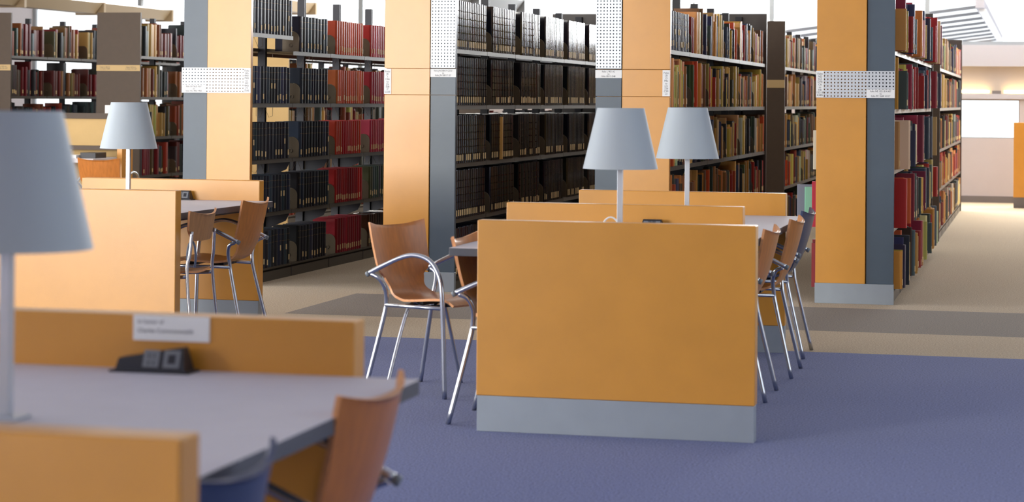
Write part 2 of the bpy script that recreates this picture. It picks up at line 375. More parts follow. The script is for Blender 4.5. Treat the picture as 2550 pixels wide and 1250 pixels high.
ENDLBL = [
 ('Folio\nHG\n4961\nM65\nto\nHG\n4961\nM\n7245', 'folio HF 5635 N37\nto\nfolio HG 4961 M65'),
 ('Folio\nJK\n1\nC66\nto\nJN\n508\nI7\nC555', 'folio JN 508 I7 C553\nto\nfolio JN 508 I7 IS7'),
 ('Folio\nLB\n15\nP8x\nto\nLD\n729\nC99\nL3', 'folio L 901 A3\nto\nfolio LB 15 E48'),
 ('Folio\nND\n553\nD78\nC6\nto\nNE\n1321.8\nK485', 'folio NE 1321.8 K487\nto\nfolio PC 2640 H317')]
STNAME = ['HG 4961', 'JN 508', 'LB 15', 'NE 1321']
def end_panels(st, i):
    """face dressing of a near end: maple and slate panels, aluminium plinth, perforated plate and cards (local coords, y<0 faces the reading area)"""
    H = 2.75; go = (i % 2 == 0)      # slate on the left for even ones
    g0, g1 = (0, WG) if go else (W - WG, W)
    o0, o1 = (WG + .006, W) if go else (0, W - WG - .006)
    band = i in (0, 3)
    splits = [(HB, H)] if band else [(HB, ZB0 - .0015), (ZB0 + .0015, ZB1 - .0015), (ZB1 + .0015, H)]
    for a, b in splits:
        q = MB(); q.bevbox(o0, o1, -.045, -.001, a, b, .0015, 0, 1); q.build('maple_panel', [M_WOOD, M_EDGE], st)
        boxobj('slate_panel', (g0, g1, -.03 if band else -.04, -.001, a, b), M_GREY, st, r=.0015)
    boxobj('backing', (.004, W - .004, -.004, .0, .0, H), M_EDGE, st)
    boxobj('base_plate', (-.003, W + .003, -.049, -.001, 0, HB), M_ALU, st, r=.001)
    vert, hor = ENDLBL[i]
    if band:
        pl = perf_plate(W + .008, ZB1 - ZB0 - .006, 23, 8).build('perforated_plate', M_PLATE, st); pl.location = (-.004, -.052, ZB0 + .003)
    else:
        z1 = H; n = int((z1 - ZB1) / .0228)
        pl = perf_plate(g1 - g0 - .002, n * .0228, 8, n).build('perforated_plate', M_PLATE, st); pl.location = (g0 + .001, -.044, ZB1 + .006)
    # vertical card on the maple side, horizontal card on the slate side
    vy = -.0575 if band else -.047
    vx0 = (o1 - .051) if go else (o0 - .002)
    c = boxobj('label_card', (vx0, vx0 + .052, vy - .001, vy, ZB0 + .004, ZB1 - .003), M_CARD, st)
    lettering(c, vert, .0190, vx0 + .026, vy - .0016, (ZB0 + ZB1) / 2 - .002, sx=.95)
    hy = -.0575 if band else -.042
    hz1 = ZB0 + .060 if band else ZB1 - .004
    hz0 = hz1 - .056
    c = boxobj('label_card', (g0 - .002, g1 + .002, hy - .001, hy, hz0, hz1), M_CARD, st)
    lettering(c, hor, .0172, (g0 + g1) / 2, hy - .0016, (hz0 + hz1) / 2, sx=.92)
def far_end(st, w, y, top, m=M_STEEL):
    boxobj('far_end_panel', (0, w, y, y + .03, 0, top), m, st)
STACKS = []   # (key, x0, w, y0, nsec, zs, top)
for i in range(4):
    x0 = X0 + i * S
    st = stack(x0, W, YC + .03, 6, ZS, TOPZ if i != 2 else TOPZ, 'long dark steel bookstack whose maple end panel is lettered %s' % STNAME[i],
               lift={(0, 0): .115} if i == 0 else None, wires=(0, 1, 2) if i == 0 else (), sm=M_SHELF if i == 0 else None)
    end_panels(st, i); far_end(st, W, 6 * SEC + .001, TOPZ + .03)
    STACKS.append(('a%d' % i, x0, W, YC + .03, 6))
    sb = stack(x0, W, 22.03, 7, ZS, TOPZ, 'dark steel bookstack standing beyond the %s stack, with plain taupe end panel' % STNAME[i])
    boxobj('end_panel', (0, W, -.03, -.001, 0, TOPZ + .02), M_TAUPE, sb)
    c = boxobj('label_card', (.0, W, -.034, -.0305, 1.50, 1.58), M_TAN, sb)
    far_end(sb, W, 7 * SEC + .001, TOPZ + .02)
    STACKS.append(('b%d' % i, x0, W, 22.03, 7))
ZL = [1.80, 1.355, .92, .50, .10]
LX = [(-11.49, 'corner'), (-9.965, 'middle'), (-8.27, 'carrel side')]
LLAB = ['taupe-ended bookstack at the far corner by the tall glazing', 'taupe-ended bookstack directly behind the cream carrel screen', 'tan-ended bookstack seen through the HG stack shelves']
for j, (x, nm) in enumerate(LX):
    w_ = .506
    st = stack(x, w_, 22.23, 6, ZL, 2.24, LLAB[j], sm=M_SHELF)
    boxobj('end_panel', (0, w_, -.03, -.001, 0, 2.27), M_TAUPE if j < 2 else M_CREAM, st)
    c = boxobj('label_strip', (0, w_, -.036, -.0305, 1.635, 1.70), M_TAN, st)
    if j < 2:
        lettering(c, 'Folio E 184 A1\nto Folio F 869', .02, w_ * .2, -.037, 1.667); lettering(c, 'Folio F 870 A1\nto Folio GN 307', .02, w_ * .8, -.037, 1.667)
    far_end(st, w_, 6 * SEC + .001, 2.2)
    STACKS.append(('c%d' % j, x, w_, 22.23, 6))
# ------------------------------------------------------------------ books
rng = random.Random(11)
PAGE = srgb(214, 196, 158); TAG = srgb(232, 206, 152); GOLD = srgb(150, 116, 66)
PAL = {
 'navy': [(26, 28, 40), (30, 32, 44), (24, 26, 34), (36, 44, 60), (28, 30, 38), (50, 62, 80)],
 'orange': [(206, 86, 40), (198, 80, 38), (212, 96, 46), (190, 74, 36)],
 'red': [(172, 28, 34), (160, 24, 34), (184, 36, 38), (150, 20, 32)],
 'pink': [(176, 48, 66), (168, 40, 60), (186, 64, 80)],
 'crimson': [(150, 22, 42), (138, 18, 36), (164, 30, 50)],
 'redmix': [(190, 60, 36), (170, 34, 34), (160, 24, 36), (180, 40, 36)],
 'green': [(66, 78, 68), (58, 70, 62), (74, 90, 86), (84, 88, 66)],
 'brown': [(66, 44, 34), (58, 38, 30), (46, 34, 30)],
 'black': [(22, 24, 32), (28, 29, 35), (20, 22, 31), (32, 31, 35), (44, 40, 40)],
 'mixed': [(222, 178, 92), (206, 152, 72), (230, 196, 116), (176, 134, 76), (214, 166, 84), (210, 172, 96), (176, 122, 62), (150, 104, 60), (120, 90, 62), (40, 42, 54), (30, 32, 40), (52, 62, 58), (62, 74, 50), (120, 34, 34), (160, 42, 36), (190, 84, 44), (198, 190, 170), (220, 190, 120), (46, 58, 92), (90, 92, 92), (84, 60, 46)],
 'oversize': [(196, 154, 86), (176, 40, 38), (60, 38, 36), (44, 48, 66), (74, 92, 104), (200, 78, 44), (208, 198, 160), (128, 36, 60), (60, 76, 70), (180, 130, 60), (150, 30, 32), (50, 60, 90), (210, 176, 104)],
 'corner': [(62, 56, 54), (130, 78, 46), (150, 112, 66), (46, 54, 58), (100, 40, 34), (38, 40, 48), (146, 60, 40), (110, 26, 34), (176, 146, 84), (66, 80, 82), (84, 70, 52), (40, 38, 40)],
}
CNAME = {'navy': 'navy cloth', 'orange': 'orange cloth', 'red': 'bright red cloth', 'pink': 'rose red cloth', 'crimson': 'crimson cloth', 'redmix': 'rust red cloth', 'green': 'grey-green cloth', 'brown': 'brown leather', 'black': 'black leather', 'tan': 'single tan cloth'}
def style_for(key, k, j):
    if key == 'a0':
        if k < 2: return 'navy'
        if k == 2: return ['orange', 'orange', 'redmix', 'red', 'crimson'][j]
        if k == 3: return ['red', 'pink', 'pink', 'green', 'brown'][j]
        return ['crimson', 'pink', 'crimson', 'green', 'brown'][j]
    if key == 'a1': return 'black'
    if key[0] == 'c': return 'corner'
    if key == 'a3': return 'oversize'
    if key == 'a2' and k == 0 and j == 0: return 'navy'
    return 'mixed'
BOOKS = []
ZMAP = lambda key: ZL if key[0] == 'c' else ZS
def fill(key, x0, w, y0, nsec, side):
    zs = ZMAP(key)
    for k in range(nsec):
        for j, zsh in enumerate(zs):
            z = zsh + (.115 if (key == 'a0' and k == 0 and j == 0 and side > 0) else 0)
            stl = style_for(key, k, j)
            room = (zs[j - 1] - zsh - .05) if j else .42
            if side < 0 and key == 'a3': stl = 'oversize'
            ya = y0 + k * SEC + (.02 if k == 0 else .16 + rng.uniform(-.03, .03)) if stl not in ('mixed', 'oversize') else y0 + k * SEC + rng.uniform(.03, .12)
            yb = y0 + (k + 1) * SEC - .012
            y = ya; n = 0; base = {'navy': .272, 'orange': .272, 'red': .272, 'pink': .272, 'crimson': .28, 'redmix': .272, 'green': .27, 'brown': .27, 'black': .342}.get(stl)
            run = 0; h = base
            while True:
                if stl == 'black': t = rng.uniform(.045, .062)
                elif base: t = rng.uniform(.05, .085) if stl == 'navy' else rng.uniform(.042, .07)
                elif stl == 'oversize': t = rng.uniform(.02, .085)
                else: t = rng.uniform(.016, .06) if stl != 'corner' else rng.uniform(.022, .07)
                if y + t > yb: break
                if base: hh = base + rng.uniform(-.003, .003); d = .205; col = rng.choice(PAL[stl]); prot = 0.006
                else:
                    if run <= 0: run = rng.choice([1, 1, 2, 4]) if stl != 'oversize' else rng.choice([1, 1, 1, 2]); rc = rng.choice(PAL[stl]); rh = rng.uniform(.25, min(room, .385)) if stl == 'corner' else rng.uniform(.22, min(room, .345)) if stl != 'oversize' else rng.uniform(.25, min(room, .40)); rd = rh * rng.uniform(.62, .74); rt = t
                    run -= 1; t = rt if y + rt <= yb else t
                    hh = min(rh + rng.uniform(-.006, .006), room + .03); col = rc; prot = rng.uniform(-.03, .01) if stl != 'oversize' else rng.choice([-.05, -.02, 0, .03, .06, .09]) + rng.uniform(-.01, .01); d = min(rd, .21 + prot)
                c = tuple(max(0, min(255, q * rng.uniform(.88, 1.12))) for q in col)
                tag = None
                if stl == 'black': tag = .018 if rng.random() < .75 else None
                elif rng.random() < (.85 if base else .45): tag = rng.choice([.02, .025, .03, .03, .11]) if stl in ('navy', 'green') else rng.choice([.02, .03, .025])
                BOOKS.append(dict(key=key, k=k, j=j, side=side, x=(x0 + w - .014 + prot) if side > 0 else (x0 + .014 - prot), y=y, z=z, t=t - .0012, h=hh, d=d, col=srgb(*c), style=stl, tag=tag, raw=col, first=(n == 0)))
                y += t; n += 1
            if n and not (stl == 'oversize'):
                BOOKENDS.append((key, k, j, side, x0, w, ya - .0035, z))
BOOKENDS = []
for (key, x0, w_, y0, ns) in STACKS:
    fill(key, x0, w_, y0, ns, 1)
for (key, x0, w_, y0, ns) in STACKS:
    if key in ('a1', 'a2', 'a3') : fill(key, x0, w_, y0, ns, -1)
# oversize volumes sticking out on the far side of the NE stack, past its end panel
YS = YC + .05
def extra(x, y, z, t, h, d, c): BOOKS.append(dict(key='a3', k=0, j=9, side=-1, x=x, y=y, z=z, t=t, h=h, d=d, col=srgb(*c), style='oversize', tag=None, raw=c, first=False))
BOOKS = [b for b in BOOKS if not (b['key'] == 'a3' and b['side'] < 0 and b['k'] == 0)]
for j, (z, lst) in enumerate([(.90, [(.05, .265, .04, (206, 200, 180)), (.06, .21, .036, (150, 46, 74)), (.05, .27, .02, (120, 30, 40))]), (.508, [(.05, .31, .046, (176, 34, 60)), (.03, .27, .10, (128, 190, 160)), (.03, .285, .155, (118, 122, 136))]), (.1, [(.06, .30, .046, (140, 44, 52)), (.05, .32, .046, (128, 36, 44)), (.05, .28, .0, (100, 40, 44))]), (1.314, [(.05, .3, .0, (110, 60, 50)), (.05, .31, .01, (70, 50, 46))])]):
    y = YS
    for t, h, pr, c in lst:
        extra(X0 + 3 * S + .012 - pr, y, z, t, h, .22, c); y += t + .002
for b in BOOKS:
    if b['key'] == 'a1' and b['k'] == 1 and b['j'] == 2 and b['side'] > 0 and not any(x['style'] == 'tan' for x in BOOKS) and b['y'] > YC + .03 + SEC + .38:
        b.update(style='tan', col=srgb(206, 164, 90), raw=(206, 164, 90), tag=None, x=b['x'] + .012, h=.325)
def vis(b):
    X = b['x']; Y = b['y'] + b['t'] / 2; Z = b['z'] + b['h'] / 2
    u, v = proj(X, Y, Z); k = b['key']
    if v < -60 or v > 720: return 0
    if b['side'] < 0: return 900 if b['j'] == 9 else 0
    ok = {'a0': 618 < u < 960 and not (u < 660 and v > 470), 'a1': 1136 < u < 1490 and not (u > 1183 and v > 590) and not (u > 1268 and v > 545) and not (u > 1452 and v > 510),
          'a2': 1672 < u < 1916 and v < 520, 'a3': 2218 < u < 2330, 'b3': 2330 < u < 2400, 'b2': 1950 < u < 2040 and v < 560,
          'c0': 20 < u < 245 and v < 275, 'c1': 345 < u < 455 and v < 450}.get(k, False)
    if not ok: return 0
    u1, v1 = proj(X, b['y'], b['z']); u2, v2 = proj(X, b['y'] + b['t'], b['z'] + b['h'])
    return abs(u2 - u1 + .001) * abs(v2 - v1)
for b in BOOKS: b['vis'] = vis(b)
vol = sorted([b for b in BOOKS if b['key'] in ('a0', 'a1') and b['vis'] > 0], key=lambda b: -b['vis'])[:298]
mix = sorted([b for b in BOOKS if b['key'] not in ('a0', 'a1') and b['vis'] > 0], key=lambda b: -b['vis'])[:298]
IND = set(id(b) for b in vol + mix)
def base_style(b): return b['style'] not in ('mixed', 'oversize', 'corner')
def book_geo(q, b, detail, org=(0, 0, 0)):
    t, h, d, col = b['t'], b['h'], b['d'], b['col']; ox, oy, oz = org; s = b['side']
    T_ = (lambda x, y, z: (ox + x, oy + y, oz + z)) if s > 0 else (lambda x, y, z: (ox - x, oy + t - y, oz + z))
    lea = 1 if b['style'] in ('black', 'brown') else 0
    if detail:
        c = min(.003, t * .12); e = min(.016, t * .32) if base_style(b) else min(.007, t * .25)
        pr = [(-d, 0), (-e, 0), (-e * .3, .14 * t), (0, .34 * t), (0, .66 * t), (-e * .3, .86 * t), (-e, t), (-d, t), (-d, t - c), (-.018, t - c), (-.018, c), (-d, c)]
        n = len(pr); vs = [T_(x, y, 0) for x, y in pr] + [T_(x, y, h) for x, y in pr]
        fs = [(i, (i + 1) % n, (i + 1) % n + n, i + n) for i in range(n)] + [(0, 11, 10, 1), (1, 10, 9, 6), (1, 6, 5, 4, 3, 2), (6, 9, 8, 7), (n, n + 1, n + 10, n + 11), (n + 1, n + 6, n + 9, n + 10), (n + 1, n + 2, n + 3, n + 4, n + 5, n + 6), (n + 6, n + 7, n + 8, n + 9)]
        q.add(vs, fs, lea, col)
        vs = [T_(x, y, z) for z in (.004, h - .005) for x, y in ((-d + .005, c), (-.018, c), (-.018, t - c), (-d + .005, t - c))]
        q.add(vs, [(0, 3, 2, 1), (4, 5, 6, 7), (3, 0, 4, 7)], 0, PAGE)
        def strip_(z0, z1, px, cc):
            w0 = .16 * t; k_ = -e * .24
            vs = [T_(k_ + px, w0, z0), T_(.0005 + px, .5 * t, z0), T_(k_ + px, t - w0, z0), T_(k_ + px, w0, z1), T_(.0005 + px, .5 * t, z1), T_(k_ + px, t - w0, z1), T_(-.014, w0, z0), T_(-.014, t - w0, z0), T_(-.014, w0, z1), T_(-.014, t - w0, z1)]
            q.add(vs, [(0, 1, 4, 3), (1, 2, 5, 4), (6, 7, 2, 1, 0), (3, 4, 5, 9, 8)], lea, cc)
        if b['style'] == 'black':
            for i in range(5): z = h * (.18 + .15 * i); strip_(z, z + .007, .004, col)
        elif b['style'] in ('navy', 'green', 'crimson', 'pink', 'red'):
            for z in (h * .84, h * .66): strip_(z, z + .003, .0008, GOLD if b['style'] == 'navy' else tuple(x * .8 for x in b['col']))
    else:
        vs = [T_(x, y, z) for z in (0, h) for x, y in ((-d, 0), (-min(.012, t * .25), 0), (0, .3 * t), (0, .7 * t), (-min(.012, t * .25), t), (-d, t))]
        q.add(vs, [(i, (i + 1) % 6, (i + 1) % 6 + 6, i + 6) for i in range(6)] + [(6, 7, 8, 9, 10, 11)], lea, col)
        if b['tag']: tag_geo(q, b, org)
def tag_geo(q, b, org=(0, 0, 0)):
    t = b['t']; ox, oy, oz = org; s = b['side']; z = b['tag']; hw = min(.011, t * .36); H = .04 if b['style'] != 'black' else .05
    T_ = (lambda x, y, zz: (ox + x, oy + y, oz + zz)) if s > 0 else (lambda x, y, zz: (ox - x, oy + t - y, oz + zz))
    q.add([T_(x, y, zz) for zz in (z, z + H) for x, y in ((-.001, t / 2 - hw), (.0026, t / 2 - hw * .6), (.0026, t / 2 + hw * .6), (-.001, t / 2 + hw))], [(0, 1, 5, 4), (1, 2, 6, 5), (2, 3, 7, 6), (4, 5, 6, 7), (3, 2, 1, 0)], 0, TAG)
ORD = ['top', 'second', 'third', 'fourth', 'lowest']; NUM = ['first', 'second', 'third', 'fourth', 'fifth', 'sixth', 'seventh']
STAG = {'a0': 'HG 4961 stack', 'a1': 'JN 508 stack', 'a2': 'LB 15 stack', 'a3': 'NE 1321 stack', 'b2': 'stack beyond the LB 15 stack', 'b3': 'stack beyond the NE 1321 stack', 'c0': 'far corner stack', 'c1': 'stack behind the cream carrel screen'}
def colname(raw):
    r, g, b = raw; mx = max(raw)
    if mx < 58: return 'black'
    if mx - min(raw) < 26: return 'pale' if mx > 170 else 'grey'
    if r == mx:
        if g > .72 * r: return 'cream' if r > 205 and b > 140 else ('tan' if b < 110 and r > 150 else 'beige')
        if g > .55 * r: return 'tan' if r > 140 else 'brown'
        if g > .38 * r and b < .35 * r: return 'orange'
        return 'red' if r > 110 else 'dark brown'
    return 'green' if g == mx else 'blue'
stuff = MB()
for b in BOOKS:
    if id(b) in IND:
        q = MB(); book_geo(q, b, True)
        if b['key'] in ('a0', 'a1'):
            nm = 'bound_volume'; lab = '%s bound folio volume, %s shelf, %s bay of the %s' % (CNAME[b['style']], ORD[b['j']], NUM[b['k']], STAG[b['key']])
        elif b['j'] == 9:
            nm = 'oversize_book'; lab = '%s oversize book jutting from the %s shelf behind the NE 1321 end panel' % (colname(b['raw']), {131: 'second', 90: 'third', 50: 'fourth', 10: 'lowest'}[int(b['z'] * 100)])
        else:
            nm = 'book'; lab = '%s book, %s shelf, %s bay of the %s' % (colname(b['raw']), ORD[b['j']], NUM[b['k']], STAG[b['key']])
        lo = (b['x'], b['y'], b['z'] + .0005)
        o = q.build(nm, [M_CLOTH, M_LEATH], None, label=lab, category='book', group='%s shelf, %s bay, %s' % (ORD[min(b['j'], 4)] if b['j'] != 9 else 'side', NUM[b['k']], STAG[b['key']]))
        o.location = lo
        if b['tag']:
            q = MB(); tag_geo(q, b); q.build('spine_label', [M_CLOTH], o)
    else:
        far = b['side'] < 0 or b['key'][0] == 'b'
        book_geo(stuff, b, False, (b['x'], b['y'], b['z'] + .0005))
stuff.build('distant_books', [M_CLOTH, M_LEATH], None, label='the many smaller books filling the farther shelves of the stacks', category='books', kind='stuff')
# bookends
def bookend_mesh():
    q = MB(); D, Hh, R, n = .135, .155, .055, 6; pr = [(-D, 0), (0, 0)]
    for k in range(n + 1):
        a = math.pi / 2 * k / n; pr.append((-R + R * math.cos(a), Hh - R + R * math.sin(a)))
    pr.append((-D, Hh)); m = len(pr)
    q.add([(x, 0, z) for x, z in pr] + [(x, .0025, z) for x, z in pr], [tuple(range(m)), tuple(range(m, 2 * m))[::-1]] + [(i, i + m, (i + 1) % m + m, (i + 1) % m) for i in range(m)])
    q.box(-D, 0, -.09, 0, 0, .0015)
    # punched hole ring
    ring = [(-D / 2 + .014 * math.cos(2 * math.pi * i / 10), -.0015, .05 + .014 * math.sin(2 * math.pi * i / 10)) for i in range(10)]
    q.tube(ring, .0025, 5, closed=True)
    q.tube([(x, 0, z) for x, z in pr[1:-1]], .0022, 5)
    return q.mesh('bookend', M_ENDB)
BEND = bookend_mesh()
for (key, k, j, side, x0, w_, y, z) in BOOKENDS:
    if side < 0 or k == 0: continue
    u, v = proj(x0 + w_, y, z + .08)
    show = {'a0': 622 < u < 960 and v < 700, 'a1': 1140 < u < 1487 and v < 560, 'a2': 1675 < u < 1916 and v < 500, 'b2': 1955 < u < 2036 and v < 480, 'c0': 30 < u < 245 and v < 260, 'c1': 350 < u < 450 and v < 440}.get(key, False)
    if not show or v < 0: continue
    link('bookend', BEND, None, (x0 + w_ - .018, y, z + .0005), label='rounded brown steel bookend, %s shelf, %s bay of the %s' % (ORD[j], NUM[k], STAG[key]), category='bookend', group='bookends on the stack shelves')
# ------------------------------------------------------------------ reading tables
PW = 1.14; PH = .861; PB = .146; PT = .075; TZ = .74; TT = .034
def divider(tb, xl, y, name='divider_panel', plaque=False):
    """upright maple divider with its aluminium base"""
    p = MB(); p.bevbox(xl, xl + PW, y, y + PT, PB, PH, .003, 0, 1); o = p.build(name, [M_WOOD, M_EDGE], tb)
    boxobj('base_plate', (xl + .003, xl + PW - .003, y + .003, y + PT - .003, 0, PB), M_ALU, o, r=.001)
    return o
def tabletop(tb, x0, x1, y0, y1):
    q = MB(); q.bevbox(x0, x1, y0, y1, TZ - TT, TZ, .0015)
    for i, f in enumerate(q.f):
        zs_ = [q.v[k][2] for k in f]
        q.m[i] = 0 if min(zs_) > TZ - .002 else 1
    o = q.build('tabletop', [M_TOP, M_TOPE], tb)
    return o
def outlet(x, y, label, w_=.165, face=None, skew=False):
    o = empty('power_outlet', (x, y, TZ), label=label, category='power outlet', group='desktop power outlets')
    boxobj('flange', (-w_ / 2 - .012, w_ / 2 + .012, -.035, .035, 0, .005), M_BLACK, o, r=.001)
    q = MB(); a = w_ / 2; pr = [(-.028, .005), (.03, .005), (.022, .056), (-.006, .056)]
    vs = [(-a, y_, z_) for y_, z_ in pr] + [(a, y_, z_) for y_, z_ in pr]
    vs[2] = (-a + .012, *vs[2][1:]); vs[3] = (-a + .012, *vs[3][1:]); vs[6] = (a - .012, *vs[6][1:]); vs[7] = (a - .012, *vs[7][1:])
    if skew: vs[2] = (-a + .004, .022, .030); vs[3] = (-a + .004, -.016, .030)
    q.add(vs, [(3, 2, 1, 0), (4, 5, 6, 7), (0, 1, 5, 4), (1, 2, 6, 5), (2, 3, 7, 6), (3, 0, 4, 7)]); q.build('housing', M_BLACK, o)
    n = Vector((0, -.051, .022)).normalized()
    for k in range(1 if skew else 0, 3):
        cx = -a + .034 + k * (w_ - .068) / 2
        def P(dx, s): return (cx + dx, -.028 + .022 * s + n.y * .001, .005 + .051 * s + n.z * .001)
        q = MB(); q.add([P(-.019, .14), P(.019, .14), P(.019, .86), P(-.019, .86)], [(0, 1, 2, 3)]); f = q.build('socket_face', face or M_SOCK, o)
        q = MB()
        def P2(dx, s): return (cx + dx, -.028 + .022 * s + n.y * .0018, .005 + .051 * s + n.z * .0018)
        if k < 2:
            for ss_ in (.62, .32): 
                for dx in (-.007, .005): q.add([P2(dx, ss_ - .07), P2(dx + .003, ss_ - .07), P2(dx + .003, ss_ + .07), P2(dx, ss_ + .07)], [(0, 1, 2, 3)])
        else: q.add([P2(-.009, .3), P2(.009, .3), P2(.009, .68), P2(-.009, .68)], [(0, 1, 2, 3)])
        q.build('slot', M_BLACK, f)
    return o
def lamp(x, y, label, cable=False):
    o = empty('table_lamp', (x, y, TZ), label=label, category='lamp')
    boxobj('base', (-.036, .036, -.036, .036, 0, .008), M_LAMP, o, r=.001)
    boxobj('pole', (-.011, .011, -.011, .011, .008, .46), M_LAMP, o, r=.001)
    n = 48; rb, rt, z0, z1, t = .161, .101, .322, .582, .0012; q = MB()
    rings = [(rb, z0), (rt, z1), (rt - t, z1), (rb - t, z0)]
    vs = [(r * math.cos(2 * math.pi * k / n), r * math.sin(2 * math.pi * k / n), z) for r, z in rings for k in range(n)]
    for i in range(4):
        q.add([], [], 0)
    q.add(vs, [(i * n + k, i * n + (k + 1) % n, ((i + 1) % 4) * n + (k + 1) % n, ((i + 1) % 4) * n + k) for i in (0, 2) for k in range(n)], 0, None, True)
    q.add(vs, [(i * n + k, i * n + (k + 1) % n, ((i + 1) % 4) * n + (k + 1) % n, ((i + 1) % 4) * n + k) for i in (1, 3) for k in range(n)])
    q.build('shade', M_SHADE, o)
    q = MB()
    for a in (0, math.pi / 2): q.tube([(-.1 * math.cos(a), -.1 * math.sin(a), .555), (.1 * math.cos(a), .1 * math.sin(a), .555)], .002, 5)
    q.box(-.012, .012, -.012, .012, .46, .565); q.build('shade_support', M_LAMP, o)
    q = MB(); q.tube([(0, 0, .44 - .0)] + [(0, 0, .40)], .0, 3) if False else None
    if cable:
        pts = []
        for k in range(15):
            a = math.pi * k / 14; pts.append((-.045 + .05 * math.cos(a), .028, .008 + .104 * math.sin(a)))
        q = MB(); q.tube(pts, .004, 6); q.build('cord', M_CARD, o)
    return o
# main table
tm = empty('reading_table', (-1.79, 8.70, 0), label='long double reading table with three maple dividers and two lamps', category='table')
def rel(o, *kids):
    for k in kids: k.location = (-o.location.x, -o.location.y, -o.location.z)
parts = [divider(tm, -2.222, 8.70), divider(tm, -2.478, 10.262), divider(tm, -2.458, 11.876), tabletop(tm, -2.362, -1.217, 8.776, 10.187), tabletop(tm, -2.362, -1.217, 10.193, 11.877)]
rel(tm, *parts)
q = MB(); q.box(-2.16, -1.42, 8.775, 10.262, .668, TZ - TT); q.box(-2.16, -1.42, 10.337, 11.877, .668, TZ - TT); a = q.build('apron', M_TOPE, tm); rel(tm, a)
lamp(-1.738, 9.27, 'grey cone-shaded table lamp behind the full-height front maple divider', True)
lamp(-1.742, 11.15, 'grey cone-shaded table lamp behind the middle divider of the long table')
outlet(-1.76, 10.215, 'black outlet box against the middle divider of the long table', .11)
# left table
tl_ = empty('reading_table', (-4.98, 10.83, 0), label='sunlit short reading table with two pale maple dividers', category='table')
parts = [divider(tl_, -5.545, 10.83), divider(tl_, -5.637, 12.36), tabletop(tl_, -5.555, -4.413, 10.905, 12.361)]
q = MB(); q.box(-5.35, -4.62, 10.905, 12.36, .668, TZ - TT); parts.append(q.build('apron', M_TOPE, tl_)); rel(tl_, *parts)
lamp(-4.985, 11.55, 'bright grey cone-shaded table lamp on the sunlit short table')
outlet(-4.985, 12.315, 'black outlet box with pale sockets on the sunlit short table', .15)
# foreground table
tf = empty('reading_table', (-1.88, 2.95, 0), label='closest blurred reading table with a white plaque on its divider', category='table')
pf = divider(tf, -1.457 - PW, 4.62)
parts = [divider(tf, -1.189 - PW, 2.95), pf, tabletop(tf, -2.455, -1.308, 3.025, 4.621)]
q = MB(); q.box(-2.26, -1.51, 3.025, 4.62, .668, TZ - TT); parts.append(q.build('apron', M_TOPE, tf)); rel(tf, *parts)
pq = boxobj('plaque', (-1.977, -1.795, 4.616, 4.6205, .804, .8605), M_CARD, pf)
lettering(pq, 'In honor of', .0135, -1.966, 4.6155, .846, 'LEFT'); lettering(pq, 'Charles Commonwealth', .0135, -1.966, 4.6155, .826, 'LEFT')
lamp(-1.893, 3.82, 'large blurred grey table lamp on the closest table')
outlet(-1.908, 4.575, 'large blurred black outlet box on the closest table below the plaque', .165, None, True)
# ------------------------------------------------------------------ chairs
def lerp_tab(tab, x):
    for (a, va), (b, vb) in zip(tab, tab[1:]):
        if x <= b: t = (x - a) / (b - a); t = t * t * (3 - 2 * t); return va + (vb - va) * t
    return tab[-1][1]
def catmull(P, n):
    out = []
    for i in range(len(P) - 1):
        p0 = Vector(P[max(i - 1, 0)]); p1 = Vector(P[i]); p2 = Vector(P[i + 1]); p3 = Vector(P[min(i + 2, len(P) - 1)])
        for k in range(n):
            t = k / n; out.append(.5 * ((2 * p1) + (p2 - p0) * t + (2 * p0 - 5 * p1 + 4 * p2 - p3) * t * t + (3 * p1 - p0 - 3 * p2 + p3) * t ** 3))
    out.append(Vector(P[-1])); return out
def shell_mesh(name, prof, wid, bend, mats, t=.011, nu=10, n=6):
    """plywood sheet: side profile (x,z) swept across y with half width and forward curl per step; faces +x"""
    pts = catmull([(x, 0, z) for x, z in prof], n); N = len(pts); q = MB()
    S_ = [0]
    for a, b in zip(pts, pts[1:]): S_.append(S_[-1] + (b - a).length)
    tot = S_[-1]
    grid = []
    for i, p in enumerate(pts):
        s = S_[i] / tot; w_ = lerp_tab(wid, s); bd = lerp_tab(bend, s)
        tg = (pts[min(i + 1, N - 1)] - pts[max(i - 1, 0)]).normalized(); nr = Vector((-tg.z, 0, tg.x))   # towards the sitter
        if nr.x < 0 and abs(nr.x) > abs(nr.z) or (abs(nr.z) >= abs(nr.x) and nr.z < 0): nr = -nr
        row = []
        for k in range(nu + 1):
            u = -1 + 2 * k / nu; row.append((p + Vector((0, w_ * u, 0)) + nr * bd * (w_ / .21) ** 2 * u * u, nr))
        if i == 0:
            row = [(a + Vector((0, 0, -.016 * (1 - ((-1 + 2 * k / nu) ** 2)))), nr_) for k, (a, nr_) in enumerate(row)]
        grid.append(row)
    m = nu + 1
    A = [p + nr * t / 2 for r in grid for p, nr in r]; B = [p - nr * t / 2 for r in grid for p, nr in r]; NN = len(A)
    fs = []; ed = []
    for i in range(N - 1):
        for k in range(nu):
            a, b, c, d = i * m + k, i * m + k + 1, (i + 1) * m + k + 1, (i + 1) * m + k
            fs.append((a, b, c, d)); fs.append((d + NN, c + NN, b + NN, a + NN))
    loop = [k for k in range(m)] + [i * m + nu for i in range(1, N)] + [(N - 1) * m + k for k in range(nu - 1, -1, -1)] + [i * m for i in range(N - 2, 0, -1)]
    for a, b in zip(loop, loop[1:] + loop[:1]): ed.append((a, a + NN, b + NN, b))
    q.add(A + B, fs, 0, None, True); vsN = len(q.v)
    q.add(A + B, ed, 1)
    return q.mesh(name, mats)
